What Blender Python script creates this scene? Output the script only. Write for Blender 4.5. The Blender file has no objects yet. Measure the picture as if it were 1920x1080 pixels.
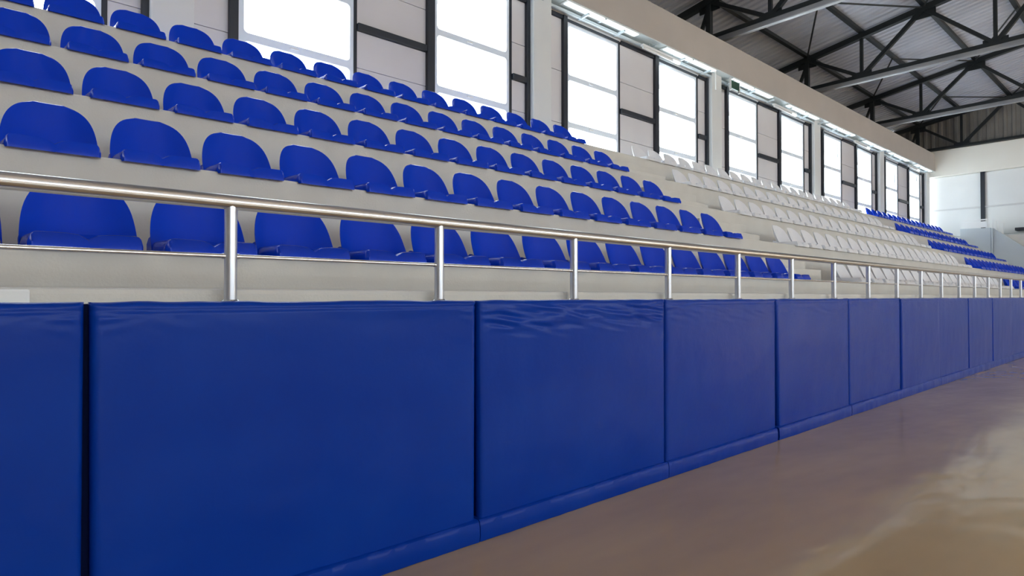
import bpy, bmesh, math, random
from mathutils import Vector, Matrix, noise
C = bpy.context.scene.collection
S = bpy.context.scene
PI = math.pi
random.seed(4)

# ------------------------------------------------------------------ camera, world, exposure
CAM = 1.14                                   # eye height above the sports floor
yaw, pitch = math.radians(48.4907), math.radians(.83372)
fw = Vector((math.cos(yaw)*math.cos(pitch), math.sin(yaw)*math.cos(pitch), math.sin(pitch)))
cam = bpy.data.cameras.new('camera'); co = bpy.data.objects.new('camera', cam); C.objects.link(co)
cam.sensor_width = 36; cam.lens = 36*1143.27/1920; cam.clip_start = .05; cam.clip_end = 300
co.location = (0, 0, CAM); co.rotation_euler = fw.to_track_quat('-Z', 'Y').to_euler()
S.camera = co
S.view_settings.view_transform = 'Standard'; S.view_settings.look = 'None'
S.view_settings.exposure = 0; S.view_settings.gamma = 1; S.view_settings.use_curve_mapping = False
SKY = 9.0
w = bpy.data.worlds.new('sky'); S.world = w; w.use_nodes = True
wb = w.node_tree.nodes['Background']; wb.inputs[0].default_value = (.90, .96, 1, 1); wb.inputs[1].default_value = SKY
S.cycles.max_bounces = 10; S.cycles.diffuse_bounces = 6; S.cycles.glossy_bounces = 4
S.cycles.transparent_max_bounces = 12; S.cycles.sample_clamp_indirect = 6

sn = bpy.data.lights.new('sun', 'SUN'); sn.energy = 70; sn.angle = .02; sn.color = (1, .86, .68)
so = bpy.data.objects.new('sun', sn); C.objects.link(so); so.rotation_euler = Vector((.25, .80, -.62)).to_track_quat('-Z', 'Y').to_euler()
XA, XE = -7.0, 28.0                          # hall from the near end to the far end wall
YW, YB, YO = 7.1, 6.80, -17.0                # window wall, front of concrete beam, opposite wall
Z = lambda z: CAM + z                        # heights are measured from the eye
def portal(x, y, z, sx, sz, d):
    l = bpy.data.lights.new('window_daylight', 'AREA'); l.shape = 'RECTANGLE'; l.size = sx; l.size_y = sz
    l.cycles.is_portal = True
    o = bpy.data.objects.new('window_daylight', l); C.objects.link(o); o.location = (x, y, z)
    o.rotation_euler = Vector((0, d, 0)).to_track_quat('-Z', 'Z').to_euler()
portal((XA+XE)/2, YW-.02, Z(3.5), XE-XA-.4, 2.5, -1)
portal((XA+XE)/2, YO+.1, Z(3.55), XE-XA-2, 3.4, 1)

# ------------------------------------------------------------------ helpers
def mat(name, col, rough=.5, metal=0, spec=.5, coat=0, bump=None, var=None, emit=None):
    m = bpy.data.materials.new(name); m.use_nodes = True
    nt = m.node_tree; b = nt.nodes['Principled BSDF']
    b.inputs['Base Color'].default_value = (*col, 1); b.inputs['Roughness'].default_value = rough
    b.inputs['Metallic'].default_value = metal; b.inputs['Specular IOR Level'].default_value = spec
    b.inputs['Coat Weight'].default_value = coat; b.inputs['Coat Roughness'].default_value = .15
    if emit:
        b.inputs['Emission Color'].default_value = (*emit[0], 1); b.inputs['Emission Strength'].default_value = emit[1]
    def co(scale):
        tc = nt.nodes.new('ShaderNodeTexCoord'); mp = nt.nodes.new('ShaderNodeMapping')
        mp.inputs['Scale'].default_value = scale; nt.links.new(tc.outputs['Object'], mp.inputs[0]); return mp.outputs[0]
    if bump:
        n = nt.nodes.new('ShaderNodeTexNoise'); n.inputs['Scale'].default_value = bump[0]; n.inputs['Detail'].default_value = 5
        nt.links.new(co(bump[2] if len(bump) > 2 else (1, 1, 1)), n.inputs['Vector'])
        bp = nt.nodes.new('ShaderNodeBump'); bp.inputs['Strength'].default_value = bump[1]; bp.inputs['Distance'].default_value = .02
        nt.links.new(n.outputs[0], bp.inputs['Height']); nt.links.new(bp.outputs[0], b.inputs['Normal'])
    if var:                                   # (scale, second colour, stretch)
        n = nt.nodes.new('ShaderNodeTexNoise'); n.inputs['Scale'].default_value = var[0]; n.inputs['Detail'].default_value = 6
        nt.links.new(co(var[2] if len(var) > 2 else (1, 1, 1)), n.inputs['Vector'])
        r = nt.nodes.new('ShaderNodeValToRGB'); r.color_ramp.elements[0].position = .35; r.color_ramp.elements[1].position = .68
        r.color_ramp.elements[0].color = (*col, 1); r.color_ramp.elements[1].color = (*var[1], 1)
        nt.links.new(n.outputs[0], r.inputs[0]); nt.links.new(r.outputs[0], b.inputs['Base Color'])
    return m
M = {
 'seat_blue': mat('blue_plastic', (.001, .043, .56), .22, spec=.2, bump=(60, .02)),
 'seat_white': mat('white_plastic', (.80, .80, .84), .34, bump=(60, .02)),
 'vinyl': mat('blue_vinyl', (.001, .034, .32), .29, spec=.13, bump=(5, .25), var=(2.2, (.002, .042, .35))),
 'concrete': mat('painted_concrete', (.62, .60, .565), .75, bump=(90, .12), var=(3.5, (.66, .645, .61))),
 'beam': mat('beam_paint', (.43, .395, .37), .8, bump=(60, .08), var=(1.2, (.46, .425, .40))),
 'column': mat('column_paint', (.66, .67, .68), .7, bump=(50, .05), var=(1.5, (.70, .71, .71))),
 'panel': mat('wall_panel', (.62, .60, .63), .55, bump=(60, .05, (1, 1, 6)), var=(1.3, (.66, .64, .66))),
 'dark': mat('dark_steel', (.012, .016, .026), .45, spec=.5),
 'truss': mat('truss_paint', (.006, .009, .011), .5, var=(5, (.011, .015, .017))),
 'tray': mat('galvanised_tray', (.36, .365, .38), .36, metal=.4, var=(1.4, (.24, .25, .27))),
 'deck': mat('roof_sheet', (.58, .61, .70), .42, metal=.25, bump=(8, .1), var=(.9, (.45, .47, .54), (1, .15, 1))),
 'gable': mat('gable_sheet', (.30, .29, .27), .5, metal=.1, var=(1.5, (.24, .23, .22))),
 'frame': mat('window_frame', (.80, .86, .95), .4),
 'steel': mat('stainless_steel', (.66, .64, .62), .24, metal=1, bump=(120, .02, (.05, 1, 1))),
 'postm': mat('post_steel', (.60, .62, .68), .30, metal=.9),
 'endwall': mat('end_wall_paint', (.90, .87, .79), .6, bump=(40, .05), var=(1.0, (.92, .90, .83))),
 'endpanel': mat('end_wall_panel', (.80, .82, .82), .5, bump=(30, .05, (1, 1, 5)), var=(1.0, (.84, .86, .86))),
 'parapet': mat('parapet_paint', (.56, .62, .66), .6, var=(1.4, (.60, .66, .69))),
 'navy': mat('navy_gap_dark', (.001, .006, .05), .7, spec=.1),
 'white': mat('white_metal', (.82, .83, .83), .35),
 'conduit': mat('conduit', (.50, .56, .60), .45),
 'tube_glint': mat('tube_end_glint', (.9, .95, .95), .4, emit=((.86, .98, 1), 2.6)),
 'strip': mat('emissive_strip', (.8, .9, .9), .4, emit=((.84, .97, 1), 1.15)),
 'soffit': mat('soffit_gloss', (.70, .78, .80), .25),
 'green': mat('sign_green', (.01, .07, .04), .4),
 'shell': mat('rear_wall_paint', (.34, .33, .32), .8, var=(1.0, (.38, .37, .36))),
}
# the sports floor: sealed resin, brown with long worn streaks and patchy gloss
def floor_mat():
    m = mat('resin_floor', (.225, .158, .112), .2)
    nt = m.node_tree; b = nt.nodes['Principled BSDF']; L = nt.links
    tc = nt.nodes.new('ShaderNodeTexCoord')
    mp = nt.nodes.new('ShaderNodeMapping'); mp.inputs['Rotation'].default_value = (0, 0, .3); mp.inputs['Scale'].default_value = (.5, 1.3, 1)
    L.new(tc.outputs['Object'], mp.inputs[0])
    n = nt.nodes.new('ShaderNodeTexNoise'); n.inputs['Scale'].default_value = 1.1; n.inputs['Detail'].default_value = 6; L.new(mp.outputs[0], n.inputs['Vector'])
    r = nt.nodes.new('ShaderNodeValToRGB'); r.color_ramp.elements[0].position = .3; r.color_ramp.elements[1].position = .7
    r.color_ramp.elements[0].color = (.51, .36, .205, 1); r.color_ramp.elements[1].color = (.61, .44, .25, 1)
    L.new(n.outputs[0], r.inputs[0]); L.new(r.outputs[0], b.inputs['Base Color'])
    q = nt.nodes.new('ShaderNodeMapRange'); q.inputs['To Min'].default_value = .10; q.inputs['To Max'].default_value = .20; b.inputs['Specular IOR Level'].default_value = .6
    L.new(n.outputs[0], q.inputs['Value']); L.new(q.outputs[0], b.inputs['Roughness'])
    n2 = nt.nodes.new('ShaderNodeTexNoise'); n2.inputs['Scale'].default_value = 2.6; n2.inputs['Detail'].default_value = 2; L.new(mp.outputs[0], n2.inputs['Vector'])
    bp = nt.nodes.new('ShaderNodeBump'); bp.inputs['Strength'].default_value = .6; bp.inputs['Distance'].default_value = .02
    L.new(n2.outputs[0], bp.inputs['Height']); L.new(bp.outputs[0], b.inputs['Normal'])
    return m
def glass_mat():
    m = bpy.data.materials.new('window_glass'); m.use_nodes = True; nt = m.node_tree; nt.nodes.clear()
    o = nt.nodes.new('ShaderNodeOutputMaterial'); t = nt.nodes.new('ShaderNodeBsdfTransparent'); g = nt.nodes.new('ShaderNodeBsdfGlossy')
    t.inputs[0].default_value = (.93, .96, .97, 1); g.inputs['Roughness'].default_value = .03
    x = nt.nodes.new('ShaderNodeMixShader'); x.inputs[0].default_value = .06
    nt.links.new(t.outputs[0], x.inputs[1]); nt.links.new(g.outputs[0], x.inputs[2]); nt.links.new(x.outputs[0], o.inputs[0])
    return m
M['floor'] = floor_mat(); M['glass'] = glass_mat()

class MB:
    def __init__(s): s.v, s.f = [], []
    def add(s, v, f):
        n = len(s.v); s.v += [tuple(p) for p in v]; s.f += [tuple(i+n for i in q) for q in f]; return s
    def box(s, x0, x1, y0, y1, z0, z1):
        return s.add([(x, y, z) for z in (z0, z1) for y in (y0, y1) for x in (x0, x1)],
                     [(0, 2, 3, 1), (4, 5, 7, 6), (0, 1, 5, 4), (2, 6, 7, 3), (0, 4, 6, 2), (1, 3, 7, 5)])
    def tube(s, a, b, r, n=12, r2=None):
        a, b = Vector(a), Vector(b); d = (b-a).normalized(); u = d.orthogonal().normalized(); w_ = d.cross(u)
        r2 = r if r2 is None else r2
        v = [c+(u*math.cos(2*PI*k/n)+w_*math.sin(2*PI*k/n))*q for c, q in ((a, r), (b, r2)) for k in range(n)]
        return s.add(v, [(k, (k+1) % n, n+(k+1) % n, n+k) for k in range(n)]+[tuple(range(n))[::-1], tuple(range(n, 2*n))])
    def bar(s, a, b, w_, h, up=(1, 0, 0)):            # rectangular bar; w_ across `up` axis, h the other way
        a, b = Vector(a), Vector(b); d = (b-a).normalized(); u = Vector(up); u = (u-d*u.dot(d)).normalized(); q = d.cross(u)
        v = [c+u*i*w_/2+q*j*h/2 for c in (a, b) for i, j in ((-1, -1), (1, -1), (1, 1), (-1, 1))]
        return s.add(v, [(0, 1, 2, 3), (7, 6, 5, 4), (0, 4, 5, 1), (1, 5, 6, 2), (2, 6, 7, 3), (3, 7, 4, 0)])
    def prism(s, pts, x0, x1):                        # polygon in (y, z) extruded along x
        n = len(pts)
        return s.add([(x, y, z) for x in (x0, x1) for y, z in pts],
                     [tuple(range(n)), tuple(range(n, 2*n))[::-1]]+[(k, k+n, (k+1) % n+n, (k+1) % n) for k in range(n)])
    def mesh(s, name, m, smooth=False, bevel=0):
        me = bpy.data.meshes.new(name); me.from_pydata(s.v, [], s.f)
        bm = bmesh.new(); bm.from_mesh(me)
        if bevel: bmesh.ops.bevel(bm, geom=[e for e in bm.edges if len(e.link_faces) == 2 and e.calc_face_angle(0) > .6], offset=bevel, segments=2, affect='EDGES', profile=.6)
        bmesh.ops.recalc_face_normals(bm, faces=bm.faces)
        bm.to_mesh(me); bm.free()
        if smooth:
            me.polygons.foreach_set('use_smooth', [True]*len(me.polygons))
            if smooth != 'all': me.set_sharp_from_angle(angle=.7)
        me.materials.append(M[m]); return me
    def build(s, name, m, parent=None, smooth=False, bevel=0, **k):
        o = bpy.data.objects.new(name, s.mesh(name, m, smooth, bevel)); C.objects.link(o); o.parent = parent
        for a, b in k.items(): o[a] = b
        return o
def empty(name, loc=(0, 0, 0), **k):
    o = bpy.data.objects.new(name, None); C.objects.link(o); o.location = loc; o.empty_display_size = .1
    for a, b in k.items(): o[a] = b
    return o
def copy_tree(o, parent=None):
    c = o.copy(); C.objects.link(c); c.parent = parent
    for ch in kids.get(o.name, []):
        d = ch.copy(); C.objects.link(d); d.parent = c
    return c
kids = {}
ORD = ['first', 'second', 'third', 'fourth', 'fifth', 'sixth', 'seventh', 'eighth', 'ninth', 'tenth', 'eleventh', 'twelfth', 'thirteenth',
       'fourteenth', 'fifteenth', 'sixteenth', 'seventeenth', 'eighteenth', 'nineteenth', 'twentieth', 'twenty-first', 'twenty-second']

# ------------------------------------------------------------------ hall shell
ST = dict(kind='structure')
MB().box(XA, XE+.4, YO, YW+.2, -.2, 0).build('floor', 'floor', **ST)
# window wall: solid base below the windows, lintel above them
MB().box(XA, XE+.2, YW, YW+.2, 0, Z(2.36)).build('wall_left', 'column', **ST)
MB().box(XA, XE+.2, YW, YW+.2, Z(4.74), Z(5.2)).build('trim_1', 'column', **ST)
MB().box(XA, XE, YB, YW-.06, Z(4.88), Z(5.55)).build('trim_2', 'beam', bevel=.012, **ST)
MB().box(XA, XE, YB+.012, YW, Z(4.866), Z(4.88)).build('ceiling_soffit', 'soffit', **ST)
# opposite side: low wall, lintel, open window band between piers with glazing
ow = empty('wall_right', (0, 0, 0), **ST)
m = MB(); m.box(XA, XE+.2, YO-.2, YO, 0, Z(1.9)); m.box(XA, XE+.2, YO-.2, YO, Z(5.2), Z(7.2))
for k in range(7):
    x = XA+.0+k*5.6; m.box(x, x+1.0, YO-.2, YO, Z(1.9), Z(5.2))
m.build('wall_face', 'shell', ow)
MB().box(XA, XE, YO-.11, YO-.10, Z(1.9), Z(5.2)).build('glazing', 'glass', ow)
MB().box(XA-.2, XA, YO, YW+.2, 0, Z(9.2)).build('wall_near', 'shell', **ST)

# roof: two pitches of trapezoidal sheet, ribs running up the slope
def roofz(y): return 6.72+.165*(7.35-y) if y > -4.9 else 6.72+.165*(7.35+4.9)-.165*(-4.9-y)
def sheet(name, x0, x1, ya, yb, m):
    b = MB(); x = x0; pr = []
    while x < x1:
        pr += [(x, 0), (x+.11, 0), (x+.135, .045), (x+.205, .045), (x+.23, 0)]; x += .23
    v = []
    for (px, h) in pr:
        for y in (ya, yb): v.append((px, y, Z(roofz(y)+.17+h)))
    f = [(2*i, 2*i+1, 2*i+3, 2*i+2) for i in range(len(pr)-1)]
    b.add(v, f)
    b.add([(x0, ya, Z(roofz(ya)+.26)), (x1, ya, Z(roofz(ya)+.26)), (x1, yb, Z(roofz(yb)+.26)), (x0, yb, Z(roofz(yb)+.26))], [(0, 1, 2, 3)])
    return b.build(name, m, **ST)
sheet('ceiling', XA, XE+.6, 8.35, -4.9, 'deck')
sheet('roof', XA, XE+.6, -4.9, YO-.3, 'deck')
MB().box(XA, XE+.6, 8.3, 8.5, Z(4.95), Z(6.95)).build('wall_eaves', 'gable', **ST)
MB().box(XA, XE+.6, YW-.06, 8.3, Z(4.94), Z(5.02)).build('ceiling_eaves', 'column', **ST)

# far end wall: upper concrete band, recessed panels below, sheeted gable above
MB().box(XE, XE+.4, YO, 8.3, Z(4.66), Z(5.66)).build('wall_far', 'endwall', bevel=.01, **ST)
ep = empty('wall_end', (0, 0, 0), **ST)
MB().box(XE+.25, XE+.4, YO, YW+.2, 0, Z(4.66)).build('backing', 'endpanel', ep)
ys = [YW, 5.34, 1.9, -1.6, -5.1, -8.6, -12.1, -15.6]
lv = [.1, 1.2, 2.3, 3.36, 4.64]
for a in range(len(ys)-1):
    for c in range(4):
        MB().box(XE+.18, XE+.25, ys[a+1]+.07, ys[a]-.03, Z(lv[c]+.012), Z(lv[c+1]-.012)).build('panel', 'endpanel', ep, bevel=.006)
    MB().box(XE+.12, XE+.25, ys[a+1]-.06, ys[a+1]+.07, 0, Z(4.66)).build('pillar', 'dark', ep)
MB().box(XE+.13, XE+.18, -15.6, YW, Z(3.33), Z(3.385)).build('rail', 'column', ep)
b = MB(); y = YO
pr = []
while y < 8.2: pr += [(y, 0), (y+.12, 0), (y+.145, .04), (y+.225, .04), (y+.25, 0)]; y += .25
b.add([(XE+.3-h, py, z) for py, h in pr for z in (Z(5.6), Z(roofz(py)+.25))], [(2*i, 2*i+1, 2*i+3, 2*i+2) for i in range(len(pr)-1)])
b.build('wall_gable', 'gable', **ST)

# ------------------------------------------------------------------ window wall
cols = [-3.80, 1.52, 6.84, 12.17, 17.47, 22.62, 27.75]
def ring(b, x0, x1, z0, z1, l, r, lo, hi, y0, y1, rad=.05, n=5):
    """frame around one pane: outer rectangle, inner rectangle with rounded corners"""
    ix0, ix1, iz0, iz1 = x0+l, x1-r, z0+lo, z1-hi
    inner, outer = [], []
    for cx, cz, a0, ox, oz in ((ix1-rad, iz1-rad, 0, x1, z1), (ix0+rad, iz1-rad, 90, x0, z1), (ix0+rad, iz0+rad, 180, x0, z0), (ix1-rad, iz0+rad, 270, x1, z0)):
        for k in range(n+1):
            t = math.radians(a0+90*k/n); c, s_ = math.cos(t), math.sin(t)
            inner.append((cx+rad*c, cz+rad*s_))
            if k == n//2: outer.append((ox, oz))
            elif (k < n//2) == (a0 in (0, 180)): outer.append((ox, cz+rad*s_))
            else: outer.append((cx+rad*c, oz))
    N = len(inner)
    v = [(x, y, z) for y in (y0, y1) for L_ in (inner, outer) for x, z in L_]
    f = []
    for k in range(N):
        q = (k+1) % N
        f += [(k, q, N+q, N+k), (2*N+q, 2*N+k, 3*N+k, 3*N+q), (q, k, 2*N+k, 2*N+q), (N+k, N+q, 3*N+q, 3*N+k)]
    b.add(v, f)
    return ix0, ix1, iz0, iz1
wn = 0
T = [(.575, .67, 'dark'), (2.085, 2.13, 'dark'), (3.175, 3.295, 'dark'), (4.72, 4.77, 'dark'), (5.055, 5.17, 'dark')]
for bi in range(6):
    c0, c1 = cols[bi], cols[bi+1]; k = (c1-c0)/5.32
    X = lambda t: c0+t*k
    fr = empty('trim_%d' % (bi+3), (0, 0, 0), **ST)
    for a, e, _ in T:
        dp = .10 if e-a > .06 else .05
        MB().box(X(a), X(e), YW-dp+.06, YW+.12, Z(2.30), Z(4.76)).build('mullion', 'dark', fr, bevel=.006)
    zb = 4.70
    for a, e in ((.19, .575), (2.13, 3.175), (4.77, 5.055)):
        MB().box(X(a), X(e), YW-.02, YW+.1, Z(zb), Z(zb+.06)).build('transom', 'dark', fr)
        if a > 1: MB().box(X(a), X(e), YW-.03, YW+.1, Z(3.405), Z(3.495)).build('transom', 'dark', fr, bevel=.005)
        hs = [2.34, 2.93, 3.405, 3.495, 4.0, 4.70] if a > 1 else [2.34, 2.93, 3.81, 4.70]
        for h0, h1 in zip(hs, hs[1:]):
            if h1-h0 < .1: continue
            MB().box(X(a), X(e), YW+.02, YW+.12, Z(h0)+.004, Z(h1)-.004).build('wall_panel', 'panel', fr, bevel=.004)
    for a, e in ((.67, 2.085), (3.295, 4.72)):
        wn += 1
        b = MB(); x0, x1 = X(a), X(e); b_y0, b_y1 = YW+.02, YW+.085
        cells = [(2.34, 2.945, .06, .05, .045), (2.945, 3.755, .045, .045, .045), (3.755, 4.70, .045, .065, .0)]
        pn = []
        for z0, z1, lo, hi, _ in cells:
            pn.append(ring(b, x0, x1, Z(z0), Z(z1), .075, .05, lo, hi, b_y0, b_y1))
        wo = b.build('window_%d' % wn, 'frame', None, **ST)
        for (i0, i1, j0, j1) in pn:
            MB().box(i0-.01, i1+.01, b_y0+.03, b_y0+.036, j0-.01, j1+.01).build('pane', 'glass', wo)
        MB().box(x0, x1, YW-.01, YW+.02, Z(4.70), Z(4.735)).build('head_strip', 'dark', wo)
        for z0 in (2.945, 3.755):
            MB().box(x0+.6, x0+.7, b_y0-.02, b_y0, Z(z0)-.012, Z(z0)+.012).build('latch', 'white', wo, bevel=.004)
CF = 6.98
for i, c in enumerate(cols[:6]+[27.78]):
    MB().box(c-.20, c+.20, CF, YW+.1, Z(2.28), Z(4.90)).build('column' if i == 0 else 'column', 'column', bevel=.01, kind='structure')

# services under the beam: conduit, brackets, glowing strips, hanging batten lights
b = empty('cable_conduit', (0, 0, 0), label='long pale grey conduit run above the windows under the beam', category='conduit')
MB().tube((XA+.1, YW-.09, Z(4.79)), (XE-.02, YW-.09, Z(4.79)), .026).build('pipe', 'conduit', b, smooth=True)
MB().box(XA+.1, XE-.02, YW-.06, YW-.0, Z(4.79), Z(4.82)).build('ledge', 'column', b)
for i in range(28):
    x = 1.0+i*.97
    MB().bar((x, YB+.03, Z(4.80)), (x, YW-.03, Z(4.78)), .04, .03).build('bracket', 'conduit', b)
for i in range(6):
    names = ['over the leftmost windows', 'over the second bay of windows', 'over the third bay of windows', 'over the fourth bay of windows', 'over the fifth bay of windows', 'over the farthest bay of windows']
    c0 = cols[i]
    for j, (a, e) in enumerate(((.40, 2.35), (3.2, 5.05))):
        t = empty('glow_strip', (c0+a, YB+.10, Z(4.848)), category='light', group='glowing strips under the beam',
                  label='%s glowing strip under the beam %s' % (('nearer', 'farther')[j], names[i]))
        L_ = (e-a)
        MB().box(0, L_, -.09, .10, 0, .018).build('housing', 'white', t)
        MB().box(.03, L_-.03, -.085, .03, -.018, 0).build('glow_face', 'strip', t, bevel=.008)  # bright patches under the beam, put in as emissive strips
        MB().box(L_*.5-.02, L_*.5+.02, -.09, .10, -.026, 0).build('clip', 'conduit', t)
    t = empty('batten_light', (c0+2.55, YB+.12, Z(4.70)), category='light', group='batten lights hanging above the windows',
              label='white tube light hung below the beam %s' % names[i])
    MB().box(0, 1.25, -.035, .035, .02, .06).build('housing', 'white', t, bevel=.008)
    MB().tube((.03, 0, 0), (1.22, 0, 0), .022).build('tube', 'white', t, smooth=True)
    MB().tube((1.0, 0, 0), (1.235, 0, 0), .027).build('end_glint', 'tube_glint', t, smooth=True)  # reflection at the end of the unlit tube, made with emission
    for x in (.25, 1.0): MB().tube((x, 0, .06), (x, 0, .12), .006, 6).build('hanger', 'conduit', t)
# small green box and white hooks beside the second visible column
t = empty('sign_box', (12.55, YB+.06, Z(4.72)), label='small dark green sign box hung under the beam beside a column', category='sign')
MB().box(0, .34, -.02, .02, -.09, .09).build('panel', 'green', t, bevel=.006)
for x in (-.02, .36):
    MB().box(x-.012, x+.012, -.02, .02, -.14, .15).build('hanger', 'white', t)
t = empty('cable_hook', (11.95, YB+.08, Z(4.88)), label='white hooked cable drop hanging beside the column under the beam', category='cable')
MB().tube((0, 0, 0), (0, 0, -.42), .014, 8).tube((-.25, 0, -.03), (0, 0, -.03), .016, 8).build('drop', 'white', t)

# ------------------------------------------------------------------ trusses, purlins, bracing
PX = [2.1, 7.3, 12.5, 17.7, 22.9, 28.02]
where = ['over the near end out of the way', 'nearest the camera overhead', 'crossing the top edge of the view', 'second in view from the top', 'third in view from the top', 'flat against the far gable wall']
def zc(y): return Z(roofz(y))
BC = 5.87
for i, x in enumerate(PX):
    last = i == 5
    bc = 5.72 if last else BC
    t = empty('roof_truss', (x, 0, 0), label='dark steel roof truss %s' % where[i], category='truss', group='roof trusses')
    if last: x_off = -.10
    else: x_off = 0
    P = lambda y, z: (x_off, y, z)
    MB().bar(P(8.2, zc(8.2)), P(-4.9, zc(-4.9)), .15, .14).build('top_chord', 'truss', t)
    MB().bar(P(-4.9, zc(-4.9)), P(YO+.1, zc(YO+.1)), .15, .14).build('top_chord', 'truss', t)
    MB().bar(P(7.35, Z(bc)), P(YO+.1, Z(bc)), .13, .09).build('bottom_chord', 'truss', t)
    if not last:
        MB().box(-.06, .06, YO+.1, 7.3, Z(bc)-.165, Z(bc)-.045).build('cable_tray', 'tray', t, bevel=.02)
    nodes = [7.35-1.42*k for k in range(17)]
    for k, y in enumerate(nodes):
        if k == 0:
            MB().bar(P(y, Z(bc-.5 if last else 5.02)), P(y, zc(y)), .12, .11).build('web_post', 'truss', t)
            MB().bar(P(7.95, Z(5.05)), P(y, zc(y)-.12), .07, .07).build('strut', 'truss', t)
        elif k % 2: MB().bar(P(y, Z(bc)), P(y, zc(y)), .075, .075).build('web_post', 'truss', t)
        if k < len(nodes)-1:
            y2 = nodes[k+1]
            if k % 2 == 0: MB().bar(P(y, zc(y)), P(y2, Z(bc)), .09, .085).build('diagonal', 'truss', t)
            else: MB().bar(P(y, Z(bc)), P(y2, zc(y2)), .09, .10).build('diagonal', 'truss', t)
        if k % 2: MB().box(x_off-.012, x_off+.012, y-.24, y+.24, Z(bc)-.04, Z(bc)+.13).build('gusset_plate', 'truss', t)
        else:
            MB().box(x_off-.015, x_off+.015, y-.26, y+.24, zc(y)-.24, zc(y)+.02).build('gusset_plate', 'truss', t)
pl = ['nearest the concrete beam', 'second from the concrete beam', 'third from the concrete beam', 'fourth from the concrete beam', 'fifth from the concrete beam', 'sixth from the concrete beam', 'seventh from the concrete beam', 'eighth from the concrete beam']
for k in range(8):
    y = 7.35-1.42*k
    MB().bar((XA+.1, y, zc(y)+.115), (XE+.1, y, zc(y)+.115), .10, .09, up=(0, 1, 0)).build('purlin', 'truss', None,
        label='long dark roof purlin under the sheeting, %s' % pl[k], category='purlin', group='roof purlins')
n = 0
bw = ['nearer the camera', 'above the middle of the stand', 'above the white seats', 'nearest the far gable']
for i in range(1, 5):
    x1 = PX[i+1]; xm = x1-2.75
    t = empty('brace_rods', (0, 0, 0), label='thin dark roof bracing rods in the bay %s' % bw[i-1], category='bracing', group='roof bracing')
    for k in range(0, 6, 2):
        ya, yb, yc = 7.35-1.42*k, 7.35-1.42*(k+1), 7.35-1.42*(k+2)
        MB().tube((x1, ya, zc(ya)+.03), (xm, yb, zc(yb)+.03), .022, 8).build('rod', 'truss', t)
        MB().tube((xm, yb, zc(yb)+.03), (x1, yc, zc(yc)+.03), .022, 8).build('rod', 'truss', t)

# ------------------------------------------------------------------ grandstand
RY = [3.142, 3.912, 4.733, 5.529, 6.276]                        # where the seat backs stand
RT = [1.333, 1.848, 2.366, 2.893, 3.412]                        # tread heights
XL = [.5995, .552, .5135, .467, .414]                           # left edge of a seat on each row
XS = 27.3
gs = empty('grandstand_floor', (0, 0, 0), kind='structure', category='grandstand', label='pale painted concrete grandstand with five stepped tiers behind the blue pads')
for k in range(5):
    MB().box(XA, XS, RY[k]-.245, YW, RT[k-1] if k else 1.17, RT[k]).build('tier', 'concrete', gs, bevel=.012)
MB().box(XA, XS, 2.42, YW, 0, 1.17).build('walkway', 'concrete', gs, bevel=.02)
MB().box(XA, XE+.2, 2.31, 2.42, 0, 1.118).build('parapet', 'concrete', gs)
for xa, xb in ((7.03, 8.24), (18.13, 18.92)):
    for k in range(1, 5):
        h = RT[k]-RT[k-1]; y1 = RY[k]-.25
        for j in (1, 2):
            MB().box(xa, xb, y1-.20*(3-j), y1-.20*(2-j), RT[k-1], RT[k-1]+h*j*.3).build('stair_step', 'concrete', gs, bevel=.01)
MB().box(-.6, .13, 2.34, 2.41, 1.118, 1.162).build('kerb_block', 'white', None, bevel=.006, label='small white block on the parapet at the left edge behind the pads', category='block')
# far end of the stand: raised parapet with sloping top
sp = empty('stair_parapet', (0, 0, 0), label='pale blue-grey parapet wall closing the far end of the grandstand', category='parapet')
b = MB(); b.prism([(5.88, 0), (5.88, Z(2.51)), (4.97, Z(2.48)), (4.97, 0)], 27.32, 27.5); b.build('landing_wall', 'parapet', sp, bevel=.01)
b = MB(); b.prism([(4.90, 0), (4.90, Z(2.46)), (4.04, Z(1.72)), (2.5, Z(.5)), (2.5, 0)], 27.34, 27.5); b.build('sloping_wall', 'parapet', sp, bevel=.01)
MB().prism([(4.96, 0), (4.96, Z(2.47)), (4.905, Z(2.45)), (4.905, 0)], 27.30, 27.36).build('corner_joint', 'conduit', sp)
MB().box(27.5, XE, 2.5, 5.88, 0, Z(2.2)).build('landing', 'concrete', sp)
wr = empty('stair_railing', (0, 0, 0), label='small white railing on top of the pale parapet at the far end', category='railing')
MB().bar((27.44, 5.85, Z(2.80)), (27.44, 5.08, Z(2.80)), .03, .045).build('top_rail', 'white', wr)
MB().box(27.42, 27.45, 5.08, 5.85, Z(2.52), Z(2.74)).build('infill_board', 'white', wr)
MB().bar((27.44, 4.97, Z(2.83)), (27.44, 4.62, Z(2.62)), .03, .03).build('sloping_rail', 'white', wr)
for q in range(5):
    y = 5.05-.10*q; zb = 2.47 if y > 4.9 else 2.46-.86*(4.9-y)
    MB().box(27.43, 27.46, y-.02, y+.02, Z(zb)-.01, Z(2.83-.60*max(0, 4.97-y))).build('baluster', 'white', wr)

MB().box(27.72, 28.17, 3.2, 4.36, Z(2.36), Z(2.46)).build('wall_ledge', 'dark', None, bevel=.01, label='dark ledge fixed to the far end wall beside the sloping parapet', category='ledge')
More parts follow.
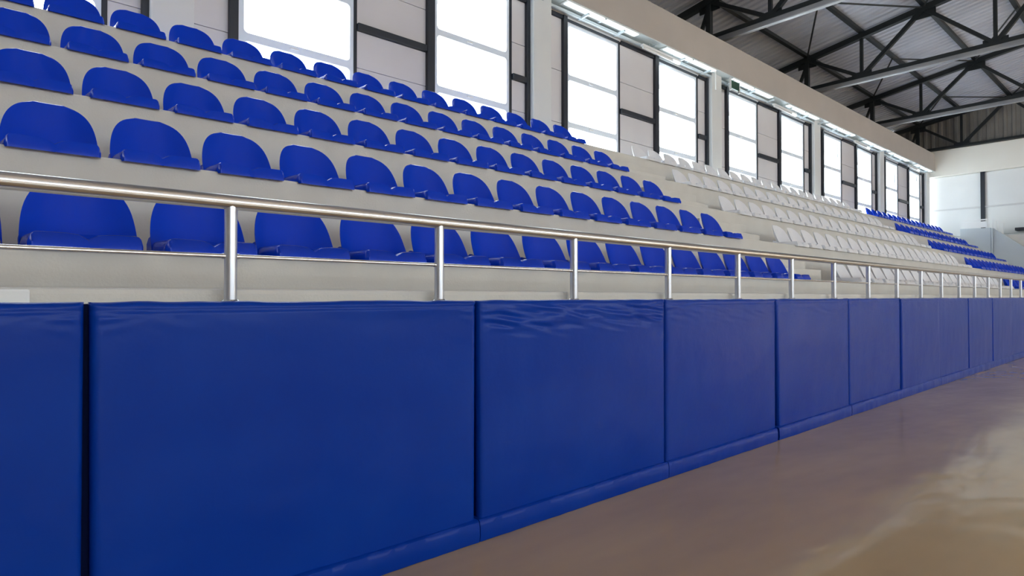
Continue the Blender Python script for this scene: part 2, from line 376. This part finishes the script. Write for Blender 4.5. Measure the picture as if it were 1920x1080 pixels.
# ------------------------------------------------------------------ seats
def seat_pan():
    b = MB(); W, N, D = .204, 30, 20; y0, y1 = -.280, .06
    top = []
    for j in range(D+1):
        t = j/D; y = y0+(y1-y0)*(1-(1-t)**1.6 if False else t)
        cut = .015*max(0, min(1, (-.08-y)/.12))+.012*max(0, 1-(y-y0)/.04)**2
        for i in range(N+1):
            a = math.sin((i/N-.5)*PI)*.5+.5; a = .5*(a+i/N); x = (a-.5)*2*(W-cut)
            e = min(W-cut-abs(x), .03)/.03; g = min(y-y0, .035)/.035
            ez = math.sqrt(max(0, 1-(1-e)**2)); gz = math.sqrt(max(0, 1-(1-g)**2))
            z = .014+.042*min(ez, gz**.6)
            dish = max(0, 1-(x/.17)**2)*max(0, min(1, (y-y0-.03)/.1))
            z -= .014*dish
            z -= .020*math.exp(-(x/.017)**2)*max(0, 1-(y-y0)/.16)
            z -= .010*math.exp(-(x/.05)**2)*max(0, 1-(y-y0)/.16)
            if y > -.02: z += .03*((y+.02)/.075)**2
            top.append((x, y, z))
    n1 = N+1
    b.add(top, [(j*n1+i, j*n1+i+1, (j+1)*n1+i+1, (j+1)*n1+i) for j in range(D) for i in range(N)])
    rim = [i for i in range(n1)]+[j*n1+N for j in range(1, D+1)]+[D*n1+i for i in range(N-1, -1, -1)]+[j*n1 for j in range(D-1, 0, -1)]
    base = len(b.v); R = len(rim)
    for r in rim:
        x, y, z = b.v[r]; b.v.append((x, y, -.014 if y < -.255 else .002))
    b.f += [(rim[k], rim[(k+1) % R], base+(k+1) % R, base+k) for k in range(R)]
    b.box(-W+.02, W-.02, -.24, .04, 0, .012)
    return b
def seat_back():
    b = MB(); N, H = 20, 16; F, Bk = [], []
    for s_, L_ in ((0, F), (1, Bk)):
        for j in range(H+1):
            t = math.sin(j/H*PI/2*.94)/math.sin(PI/2*.94)
            wd = .206*(1-.05*t)*max(.06, 1-t**3.3)**.36
            if j == H: wd *= .93
            zz = .012+.306*t
            for i in range(N+1):
                a = i/N*2-1; x = a*wd
                y = .072-.092*abs(x/.2)**2.3*(1-.15*t)+.052*t-.045*(1-t)**4
                fall = .010*max(0, (abs(a)-.86)/.14)**2 + (.010 if j == H else 0)
                y += .011 if s_ else fall*.6
                L_.append((x, y, zz))
    n1 = N+1; m = len(F)
    b.add(F+Bk, [])
    for j in range(H):
        for i in range(N):
            p = j*n1+i; b.f += [(p, p+1, p+n1+1, p+n1), (m+p+1, m+p, m+p+n1, m+p+n1+1)]
    rim = list(range(n1))+[j*n1+N for j in range(1, H+1)]+[H*n1+i for i in range(N-1, -1, -1)]+[j*n1 for j in range(H-1, 0, -1)]
    R = len(rim); b.f += [(rim[k], rim[(k+1) % R], m+rim[(k+1) % R], m+rim[k]) for k in range(R)]
    return b
def seat_bracket():
    b = MB(); b.box(-.17, .17, -.12, -.08, 0, .014); b.box(-.17, .17, .03, .06, 0, .014)
    for s_ in (-1, 1): b.tube((s_*.188, .045, .006), (s_*.212, .045, .006), .010, 8)
    return b
def make_seat(m, word):
    t = empty('stadium_seat', (0, 0, 0), category='seat')
    p = seat_pan().build('seat_pan', m, t, smooth='soft'); p.location.z = 0
    q = seat_back().build('backrest', m, t, smooth='soft'); q.location.z = 0
    r = seat_bracket().build('mounting_bracket', 'postm', t)
    kids[t.name] = [p, q, r]
    return t
rowname = ['front row', 'second row up', 'third row up', 'fourth row up', 'top row']
protos = {'seat_blue': make_seat('seat_blue', 'blue'), 'seat_white': make_seat('seat_white', 'white')}
used = set()
def put(m, x, k, label, group):
    src = protos[m]
    o = src if m not in used else copy_tree(src)
    used.add(m); o.location = (x, RY[k], RT[k]); o['label'] = label; o['group'] = group
    o.rotation_euler.z = random.uniform(-.012, .012)
def block(m, x0s, n, text, group):
    for k in range(5):
        for i in range(n):
            put(m, x0s[k]+.2+.46*i, k, text(k, i), group)
NB = 17
block('seat_blue', [x-.46*3 for x in XL], NB, lambda k, i: 'blue plastic seat in the near block, %s, %s seat from the stairs' % (rowname[k], ORD[NB-1-i]), 'blue seats of the near block')
block('seat_white', [8.46, 8.40, 8.38, 8.35, 8.28], 21, lambda k, i: 'white plastic seat in the middle block, %s, %s seat after the near stairs' % (rowname[k], ORD[i]), 'white seats of the middle block')
block('seat_blue', [18.98, 19.0, 19.08, 19.14, 19.15], 17, lambda k, i: 'blue plastic seat in the far block, %s, %s seat after the far stairs' % (rowname[k], ORD[i]), 'blue seats of the far block')

# ------------------------------------------------------------------ steel railing on the parapet
rl = empty('guard_railing', (0, 0, 0), label='stainless steel guard railing running above the blue wall pads', category='railing')
RYr, ZR = 2.365, Z(.348)
b = MB()
b.tube((XA+.1, RYr, ZR), (XE-.05, RYr, ZR), .0275, 24); b.build('handrail', 'steel', rl, smooth=True)
k0 = -3; n = 0
me = {}
for i in range(-4, 30):
    x = (.3004+.3918*i)*RYr
    if x > XE-.3: break
    zb = 1.118
    p = MB().tube((0, 0, .012), (0, 0, .355), .0225, 16).tube((0, 0, .355), (0, 0, .362), .0225, 16, .016)
    if 'post' not in me: me['post'] = p.mesh('post', 'postm', True)
    po = bpy.data.objects.new('post', me['post']); C.objects.link(po); po.parent = rl; po.location = (x, RYr, zb)
    if 'neck' not in me:
        me['neck'] = MB().tube((0, 0, .355), (0, 0, .38), .009, 10).mesh('neck', 'steel', True)
        me['base_flange'] = MB().tube((0, 0, 0), (0, 0, .012), .040, 16, .028).mesh('base_flange', 'steel', True)
        me['rail_clip'] = MB().tube((-.03, 0, 0), (.03, 0, 0), .0105, 12).mesh('rail_clip', 'steel', True)
    for nm, dz in (('neck', 0), ('base_flange', 0), ('rail_clip', Z(.149)-zb)):
        q = bpy.data.objects.new(nm, me[nm]); C.objects.link(q); q.parent = po; q.location = (0, 0, dz)
MB().tube((XA+.1, RYr, Z(.149)), (XE-.05, RYr, Z(.149)), .0085, 12).build('middle_rail', 'steel', rl, smooth=True)

# ------------------------------------------------------------------ blue wall pads
MB().box(XA+.1, XE-.2, 2.3022, 2.309, .0, 1.118).build('gap_dark_board', 'navy', None, label='added dark navy board that darkens the gaps between the blue pads', category='board')  # dark sheet added so the gaps between pads read dark
PW = 1.5153; PX0 = .26
H0, H1 = .085, 1.124
def smooth(t): t = max(0, min(1, t)); return t*t*(3-2*t)
def pad_mesh(seed, gl, gr, gl0, gr0, wr):
    """one padded cover: gl/gr side gaps at the foot, gl0/gr0 at the top, wr strength of the ripples near the top"""
    b = MB(); NX, NZ = 64, 44; rad = .022
    def edge(t, n):      # denser near both ends
        return .5-.5*math.cos(PI*t) if False else t
    us = [0, .004, .010, .02] + [.02+.96*i/(NX-8) for i in range(1, NX-8)] + [.98, .990, .996, 1]
    vs = [0, .006, .014, .03] + [.03+.75*i/24 for i in range(1, 25)] + [.78+.19*i/46 for i in range(1, 47)] + [.978, .986, .994, 1]
    for v in vs:
        z = H0+(H1-H0)*v
        xa = gl+(gl0-gl)*v; xb = PW-(gr+(gr0-gr)*v)
        for u in us:
            x = xa+(xb-xa)*u
            d = min((x-xa), (xb-x), (H1-z)*1.0, (z-H0)+.012)
            t = min(d, rad)/rad; y = rad*(1-math.sqrt(max(0, 1-(1-t)**2)))
            mx = smooth(min(u, 1-u)/.08)*smooth((1-v)/.08)
            y -= .006*math.sin(PI*u)*math.sin(PI*v)
            y += mx*.007*noise.noise(Vector((x*1.3+seed*7.1, z*1.9, seed)))
            y += mx*.0020*noise.noise(Vector((x*5+seed*3.3, z*3.2, seed+5)))
            y += wr*smooth(min(u, 1-u)/.05)*smooth((1-v)/.03)*.0095*noise.noise(Vector((x*6, z*40+x*6, seed+9)))*smooth((v-.80)/.12)
            # gathered corners: short diagonal creases running in from the top corners
            for cx in (xa, xb):
                rr = math.hypot(x-cx, (H1-z)*2.2)
                y += .0030*math.exp(-rr/.12)*math.sin(30*math.atan2(H1-z+.01, abs(x-cx)+.01))
            y += .004*math.exp(-((H1-z-.028)/.006)**2)*smooth(min(u, 1-u)/.01)*(1 if wr < .5 else .3)
            z2 = z - (.004*noise.noise(Vector((x*9, seed, 0))) if v > .99 else 0)
            b.v.append((x, y, z2))
    n = len(us); m = len(vs)
    b.f = [(j*n+i, j*n+i+1, (j+1)*n+i+1, (j+1)*n+i) for j in range(m-1) for i in range(n-1)]
    rim = list(range(n))+[j*n+n-1 for j in range(1, m)]+[(m-1)*n+i for i in range(n-2, -1, -1)]+[j*n for j in range(m-2, 0, -1)]
    base = len(b.v); R = len(rim)
    for r in rim:
        x, y, z = b.v[r]; b.v.append((x, .050, z))
    b.f += [(rim[k], rim[(k+1) % R], base+(k+1) % R, base+k) for k in range(R)]+[tuple(range(base, base+R))]
    return b
def skirt_mesh(seed, gl, gr):
    b = MB(); N = 60; prof = [(.045, .004), (-.020, .002), (-.024, .03), (-.023, .07), (-.019, .094), (-.010, .102), (.045, .104)]
    for i in range(N+1):
        x = gl+(PW-gl-gr)*i/N
        w1 = .004*noise.noise(Vector((x*5, seed, 0))); w2 = .0035*noise.noise(Vector((x*14, seed, 4)))
        for j, (y, z) in enumerate(prof):
            k = 1 if 0 < j < 6 else 0
            b.v.append((x, y+k*(w1+w2*(j % 2)), z+(k*w2*.8 if j > 2 else 0)))
    m = len(prof)
    b.f = [(i*m+j, i*m+j+1, (i+1)*m+j+1, (i+1)*m+j) for i in range(N) for j in range(m-1)]
    b.f += [(i*m+m-1, i*m, (i+1)*m, (i+1)*m+m-1) for i in range(N)]
    b.f += [tuple(range(m)), tuple(N*m+j for j in range(m))[::-1]]
    return b
gaps = {-1: (.004, .004, .004, .004, 0), 0: (.020, .010, .010, .006, 0), 1: (.016, .006, .007, .004, 1), 2: (.003, .012, .002, .004, .25), 3: (.048, .003, .006, .002, .2)}
for i in range(-3, 19):
    x = PX0+PW*i
    if x+PW > XE: break
    g = gaps.get(i, (.006+.010*(i % 2), .003, .003, .003, .15))
    lab = 'blue vinyl wall pad %s' % ('cut by the left edge of the view' if i == -1 else 'beyond the left edge, %s' % ORD[-1-i] if i < -1 else
          ['widest in the picture, left of centre', 'with rippled vinyl along its top edge', 'left of the wide dark wedge-shaped gap', 'right of the wide dark wedge-shaped gap'][i] if i < 4 else
          '%s after the wide dark wedge-shaped gap' % ORD[i-3])
    t = empty('wall_pad', (x, 2.25, 0), label=lab, category='wall pad', group='blue wall pads along the parapet')
    cu = pad_mesh(i+.37, *g).build('cushion', 'vinyl', t, smooth='all')
    cu.location.y = -.006*((i*7) % 3) if i > 4 else 0
    skirt_mesh(i+.7, .002, .004 if i != 2 else .03).build('skirt', 'vinyl', t, smooth=True)
